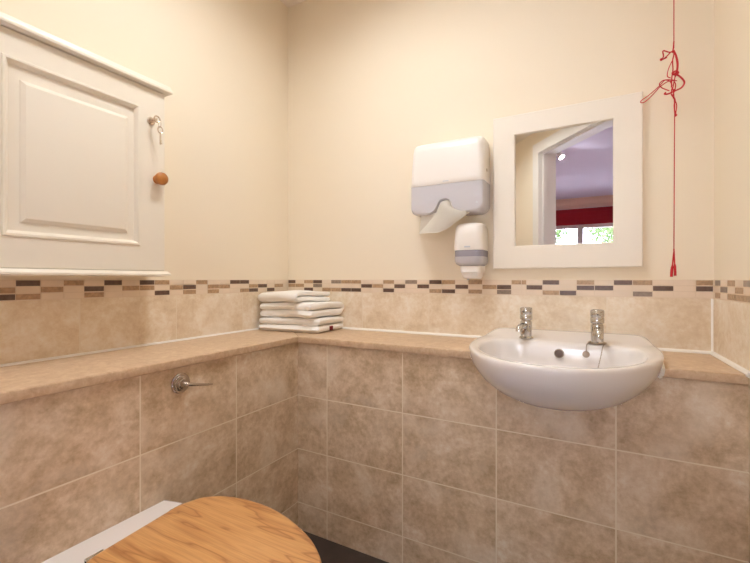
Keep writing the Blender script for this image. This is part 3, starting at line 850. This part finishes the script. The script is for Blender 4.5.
sm_.loft(outer + [ell_ring(0.3885, -0.002), ell_ring(0.386), ell_ring(0.3765), ell_ring(0.3735, -0.002), outer[0]], cap0=False, cap1=False)
bmesh.ops.remove_doubles(sm_.bm, verts=sm_.bm.verts[:], dist=1e-6)
sm_.build('seat', M['oak'], toi, sharp=45)
MB().loft([lid_ring(0.004,0.3915), lid_ring(0.001,0.394), lid_ring(0.0,0.398), lid_ring(0.0,0.405), lid_ring(0.0015,0.4085), lid_ring(0.005,0.4105), lid_ring(0.012,0.4112)]).build('lid', M['oak'], toi, sharp=50)
for yy in (TY-0.098, TY+0.085):
    hg = MB()
    xo = 0.0 if yy > TY else 0.010
    hg.box((-0.872+xo, yy-0.016, 0.3672), (-0.8632+xo, yy+0.016, 0.404), 0.001)
    hg.lathe([(0,-0.016),(0.005,-0.016),(0.005,0.016),(0,0.016)], (-0.8685+xo, yy, 0.402), 'Y', 16)
    hg.lathe([(0,0),(0.011,0),(0.011,0.003),(0,0.003)], (-0.867+xo, yy, 0.3665), 'Z', 16)
    hg.build('hinge', M['chrome'], toi)
for yy in (TY-0.11, TY+0.11):
    MB().box((-0.72, yy-0.008, 0.3665), (-0.69, yy+0.008, 0.374), 0.002).build('buffer', M['plastic'], toi)

# ------------------------------------------------------------------ red emergency pull cord
XK, YK = 0.1885, 1.44
pull = empty('emergency_pull_cord', (XK, YK, 0.95), 'red emergency pull cord knotted up high and hanging to the tile border', 'pull cord')
MB().lathe([(0,0),(0.040,0),(0.040,-0.012),(0.034,-0.022),(0.010,-0.028),(0,-0.028)], (XK,YK,ZC), n=32).build('ceiling_switch', M['plastic'], pull)
cm = MB()
r0 = 0.0012
def cord_z(t): return 0
cm.tube([(XK,YK,ZC-0.026),(XK,YK,1.70),(XK,YK,1.605)], r0, 6)
cm.tube([(XK+0.002,YK,1.45),(XK+0.001,YK,1.30),(XK,YK,1.02)], r0, 6)
cm.build('cord', M['cord'], pull)
# pixel-free description: offsets (dx, dz) from the knot centre at z = 1.52, metres
kn = MB()
def strand(pts, r=r0, seg=7):
    P = [(XK+dx*(0.8 if dx > 0 else 0.93), YK+dy, 1.52+0.82*dz-0.019) for dx, dz, dy in pts]
    kn.tube(spline(P, seg), r, 6)
strand([(0.0,0.150,0),(-0.003,0.118,-0.003),(-0.012,0.112,-0.006),(-0.028,0.122,-0.006),(-0.027,0.104,-0.004),(-0.030,0.094,-0.003),(-0.018,0.098,-0.002)], 0.0017)
strand([(-0.030,0.095,0.002),(-0.018,0.105,0.004),(-0.006,0.118,0.004),(0.000,0.108,0.0),(-0.004,0.080,-0.004),(-0.003,0.050,-0.004),(-0.006,0.020,-0.004),(-0.006,-0.010,0)], 0.0016)
strand([(0.000,0.120,0),(0.009,0.098,0.004),(0.013,0.070,0.004),(0.010,0.040,0.002),(0.004,0.025,-0.002)], 0.0015)
strand([(0.001,0.115,0),(0.006,0.085,-0.004),(0.008,0.055,-0.006),(0.002,0.020,-0.004),(-0.004,-0.02,0)], 0.0014)
strand([(-0.004,0.085,0.005),(-0.013,0.060,0.006),(-0.016,0.035,0.004),(-0.008,0.025,0.002)], 0.0013)
strand([(0.004,0.034,-0.003),(0.018,0.018,-0.006),(0.029,-0.002,-0.006),(0.022,-0.018,-0.005),(0.004,-0.026,-0.006),(-0.016,-0.033,-0.006),(-0.024,-0.030,-0.004),(-0.021,-0.024,0)], 0.0023)
strand([(-0.006,0.036,-0.006),(0.004,0.042,-0.006),(0.012,0.034,-0.006),(0.004,0.028,-0.008),(-0.004,0.032,-0.008)], 0.0024)
strand([(-0.012,-0.022,-0.004),(-0.032,-0.006,-0.005),(-0.037,0.010,-0.004),(-0.025,0.020,-0.002),(-0.010,0.014,0.002),(-0.004,-0.002,0.004)], 0.0014)
strand([(0.010,0.012,0.004),(-0.012,0.016,0.004),(-0.034,0.002,0.002),(-0.052,-0.022,-0.004),(-0.074,-0.047,-0.01),(-0.086,-0.050,-0.012),(-0.085,-0.042,-0.012),(-0.066,-0.026,-0.006),(-0.040,0.000,0.0),(-0.022,0.022,0.004),(0.0,0.018,0.006)], 0.0013)
strand([(0.000,0.015,0.004),(0.006,0.0,0.006),(0.003,-0.020,0.004),(-0.003,-0.040,0),(0.003,-0.060,-0.003),(0.008,-0.076,0),(0.006,-0.100,0.002),(0.0045,-0.114,0)], 0.0015)
strand([(-0.004,-0.010,0.002),(-0.007,-0.035,-0.003),(0.004,-0.052,0.004),(0.001,-0.075,0.002),(0.003,-0.100,-0.002),(0.0045,-0.112,0)], 0.0015)
strand([(0.0045,-0.112,0),(0.002,-0.09,0.004),(0.002,-0.06,0.004),(0.0,-0.03,0.004)], 0.0013)
for dx, dz, rr in ((0.003,0.034,0.0046),(0.0,-0.022,0.004),(0.0045,-0.110,0.0034),(-0.002,0.114,0.0038),(-0.030,0.095,0.004)):
    kn.lathe([(0,-rr),(rr*0.7,-rr*0.7),(rr,0),(rr*0.7,rr*0.7),(0,rr)], (XK+dx,YK-0.002,1.52+0.82*dz-0.019), n=10)
kn.build('knotted_loops', M['cord'], pull)
for dx, z1, z0 in ((-0.0055, 1.02, 0.948), (0.0025, 1.028, 0.951)):
    MB().tube(spline([(XK,YK,z1),(XK+dx*0.4,YK,(z1+z0)/2+0.012),(XK+dx,YK-0.002,z0+0.014),(XK+dx*1.1,YK-0.002,z0)], 5), [0.0018]*8+[0.0034]*8, 8).build('cord_end', M['cord'], pull)

# ------------------------------------------------------------------ washroom ceiling light and an added fill lamp (above the frame)
def ceiling_light(LX, LY, rim, em, label):
    cl = empty('ceiling_light', (LX, LY, ZC), label, 'light', 'round ceiling lights of the washroom')
    MB().lathe([(0,0),(0.172,0),(0.172,-rim),(0.164,-rim-0.004),(0.158,-rim),(0.156,-0.022),(0,-0.020)], (LX,LY,ZC), n=40).build('drum', M['plastic'], cl)  # unseen rim, its depth shaped to keep light off the upper walls
    m = mat_emit('lit_diffuser', (0.94, 0.98, 1.0, 1), em)
    MB().lathe([(0,-0.0225),(0.150,-0.0225),(0.149,-0.028),(0.13,-0.034),(0.09,-0.039),(0,-0.042)], (LX,LY,ZC), n=40).build('diffuser', m, cl)
ceiling_light(-0.62, 0.79, 0.060, 31.0, 'round white drum ceiling light between the cabinet and the mirror')
ceiling_light(-0.70, -0.32, 0.060, 19.0, 'added unseen drum ceiling lamp for fill light, nearest the doorway')  # extra lamp, added to brighten the door wall and the lower tiles

# ------------------------------------------------------------------ bedroom seen in the mirror
BF, BXL, BXR, ZB = -4.72, -2.6, 2.2, 2.30
A1, B1 = W(T0-0.2, WT), W(T1+0.06, WT)
bed_poly = [(BXL,BF),(BXR,BF),(BXR,A1.y),(A1.x,A1.y),(B1.x,B1.y),(BXL,B1.y)]
struct(MB().prism(bed_poly, -0.05, 0.0).build('floor_bedroom', M['carpet'], smooth=False))
struct(MB().prism(bed_poly, ZB, ZB+0.05).build('ceiling_bedroom', M['lilac'], smooth=False))
struct(MB().box((BXL-0.1,BF,0),(BXL,B1.y,ZB)).build('wall_bedroom_left', M['bedwall'], smooth=False))
struct(MB().box((BXR,BF,0),(BXR+0.1,A1.y,ZB)).build('wall_bedroom_right', M['bedwall'], smooth=False))
struct(MB().box((BXL,B1.y,0),(B1.x,B1.y+0.08,ZB)).build('wall_bedroom_near', M['bedwall'], smooth=False))
struct(MB().box((A1.x,A1.y,0),(BXR,A1.y+0.08,ZB)).build('wall_bedroom_side', M['bedwall'], smooth=False))
wx0, wx1, wz0, wz1 = -1.35, 1.05, 0.95, 1.875
wf = MB()
wf.box((BXL,BF-0.15,0),(wx0,BF,ZB)); wf.box((wx1,BF-0.15,0),(BXR,BF,ZB)); wf.box((wx0,BF-0.15,0),(wx1,BF,wz0)); wf.box((wx0,BF-0.15,wz1),(wx1,BF,ZB))
struct(wf.build('wall_bedroom_window', M['bedwall'], smooth=False))
cv = MB()
prof = [(0.0,0.0),(0.10,0.0),(0.098,-0.012),(0.075,-0.020),(0.045,-0.045),(0.024,-0.075),(0.018,-0.098),(0.0,-0.10)]
cv.loft([[(x, BF+d, ZB+z) for d, z in prof] for x in (BXL, BXR)])
struct(cv.build('trim_6', M['cove']))
wn = MB()
fr = 0.065
xs = [wx0, -0.95, -0.52+0.0, 0.02, 0.50, wx1]
wn.box((wx0,BF-0.11,wz0),(wx1,BF-0.05,wz0+fr)); wn.box((wx0,BF-0.11,wz1-fr),(wx1,BF-0.05,wz1))
for x in (wx0+fr/2, -1.01, -0.28, 0.45, wx1-fr/2):
    wn.box((x-0.045,BF-0.112,wz0),(x+0.045,BF-0.048,wz1))
wn.box((wx0-0.05,BF-0.05,wz0-0.03),(wx1+0.05,BF+0.12,wz0))
wd_ = struct(wn.build('window_1', M['door_w'], smooth=False))
g_ = MB().box((wx0+0.02,BF-0.084,wz0+0.02),(wx1-0.02,BF-0.078,wz1-0.02)).build('window_pane', M['glass'], wd_, smooth=False)
g_.location = g_.location - wd_.location + Vector((0,0,0)) if False else g_.location
bl = empty('roman_blind', ((wx0+wx1)/2, BF+0.06, 1.86), 'dark red blind folded up over the bedroom window, seen in the mirror', 'blind')
bm_ = MB()
for i in range(4):
    z = 1.87 + i*0.065
    bm_.box((wx0-0.1, BF+0.025-0.004*i+0.004, z-0.004*(3-i)), (wx1+0.1, BF+0.075-0.008*i, z+0.0675), 0.008, 3)
bm_.build('folds', M['redblind'], bl)
MB().box((wx0-0.1, BF+0.002, 2.105), (wx1+0.1, BF+0.05, 2.135), 0.002).build('headrail', M['door_w'], bl)
# ceiling spotlight bar in the bedroom
SX, SY = -0.43, -1.80
sp = empty('ceiling_spotlight', (SX, SY, ZB), 'white ceiling spotlight in the bedroom, seen in the mirror', 'light')
MB().lathe([(0,0),(0.055,0),(0.055,-0.018),(0.045,-0.024),(0,-0.024)], (SX,SY,ZB), n=28).build('base', M['plastic'], sp)
M['bulb'] = mat_emit('lit_bulb', (0.90, 0.91, 1.0, 1), 600.0)
for ang in (20, 200):
    d = Vector((math.cos(R(ang)), math.sin(R(ang)), 0))
    c = Vector((SX,SY,ZB-0.045)) + d*0.075
    mt = Vector((d.x*0.5, d.y*0.5, -0.75)).to_track_quat('Z','Y').to_matrix()
    hd = MB()
    hd.lathe([(0.012,-0.045),(0.026,-0.040),(0.034,-0.01),(0.036,0.035),(0.033,0.035),(0.03,0.0),(0.0,-0.005)], c, n=24, mat=mt)
    hd.tube([Vector((SX,SY,ZB-0.02)) + d*0.03, c - Vector((0,0,-0.01))], 0.006, 8)
    h_ = hd.build('spot_head', M['plastic'], sp)
    MB().lathe([(0,0.0),(0.028,0.004),(0.028,0.022),(0.02,0.030),(0,0.033)], c, n=20, mat=mt).build('bulb', M['bulb'], h_)

# garden beyond the bedroom window
struct(MB().box((-9,-22,-0.4),(9,BF-0.2,-0.3)).build('floor_garden', M['grass'], smooth=False))
def tree(x, y, h, r, seed, label):
    t = empty('garden_tree', (x, y, -0.3), label, 'tree')
    rnd = random.Random(seed)
    MB().tube([(x,y,-0.3),(x+0.1,y,h*0.4),(x,y+0.1,h*0.8)], [0.16,0.12,0.05], 10).build('trunk', M['bark'], t)
    lf = MB()
    for i in range(2400):
        a = rnd.uniform(0, 2*math.pi); b_ = rnd.uniform(-1, 1); rr = r*rnd.uniform(0.55, 1.0)
        c = Vector((x + rr*math.cos(a)*math.sqrt(1-b_*b_), y + rr*math.sin(a)*math.sqrt(1-b_*b_), h*0.72 + rr*0.9*b_))
        s = rnd.uniform(0.05, 0.11)
        u = Vector((rnd.uniform(-1,1),rnd.uniform(-1,1),rnd.uniform(-1,1))).normalized(); v = u.orthogonal().normalized()
        lf.faces([c-u*s, c+v*s*0.5, c+u*s, c-v*s*0.5], [(0,1,2,3)])
    lf.build('foliage', M['leaf'], t, recalc=False)
tree(0.70, -9.2, 3.6, 1.12, 1, 'bushy green garden tree outside the right window pane in the mirror')
tree(-1.80, -9.6, 3.7, 1.15, 2, 'green garden tree outside the left window pane in the mirror')

# ------------------------------------------------------------------ world, camera, colour management
w = bpy.data.worlds.new('World'); SC.world = w; w.use_nodes = True
wn_ = w.node_tree
bg = wn_.nodes['Background']
bg.inputs['Color'].default_value = (0.80, 0.84, 1.0, 1)
bg.inputs['Strength'].default_value = 17.0

cam = bpy.data.cameras.new('camera')
cam.sensor_fit = 'HORIZONTAL'; cam.sensor_width = 36.0
cam.lens = 408.0/750.0*36.0
cam.shift_y = -1.9/750.0
cam.clip_start = 0.01; cam.clip_end = 100
co = bpy.data.objects.new('camera', cam)
co.location = (0, 0, 0.94)
co.rotation_euler = (R(90), 0, R(28.77))
COL.objects.link(co)
SC.camera = co

SC.view_settings.view_transform = 'Standard'
SC.view_settings.look = 'None'
SC.view_settings.exposure = 0.42
SC.view_settings.gamma = 1.0
SC.view_settings.use_curve_mapping = False
SC.cycles.max_bounces = 10
SC.cycles.diffuse_bounces = 6
SC.cycles.glossy_bounces = 5
SC.cycles.transparent_max_bounces = 12
SC.cycles.sample_clamp_indirect = 6.0
SC.cycles.use_denoising = True
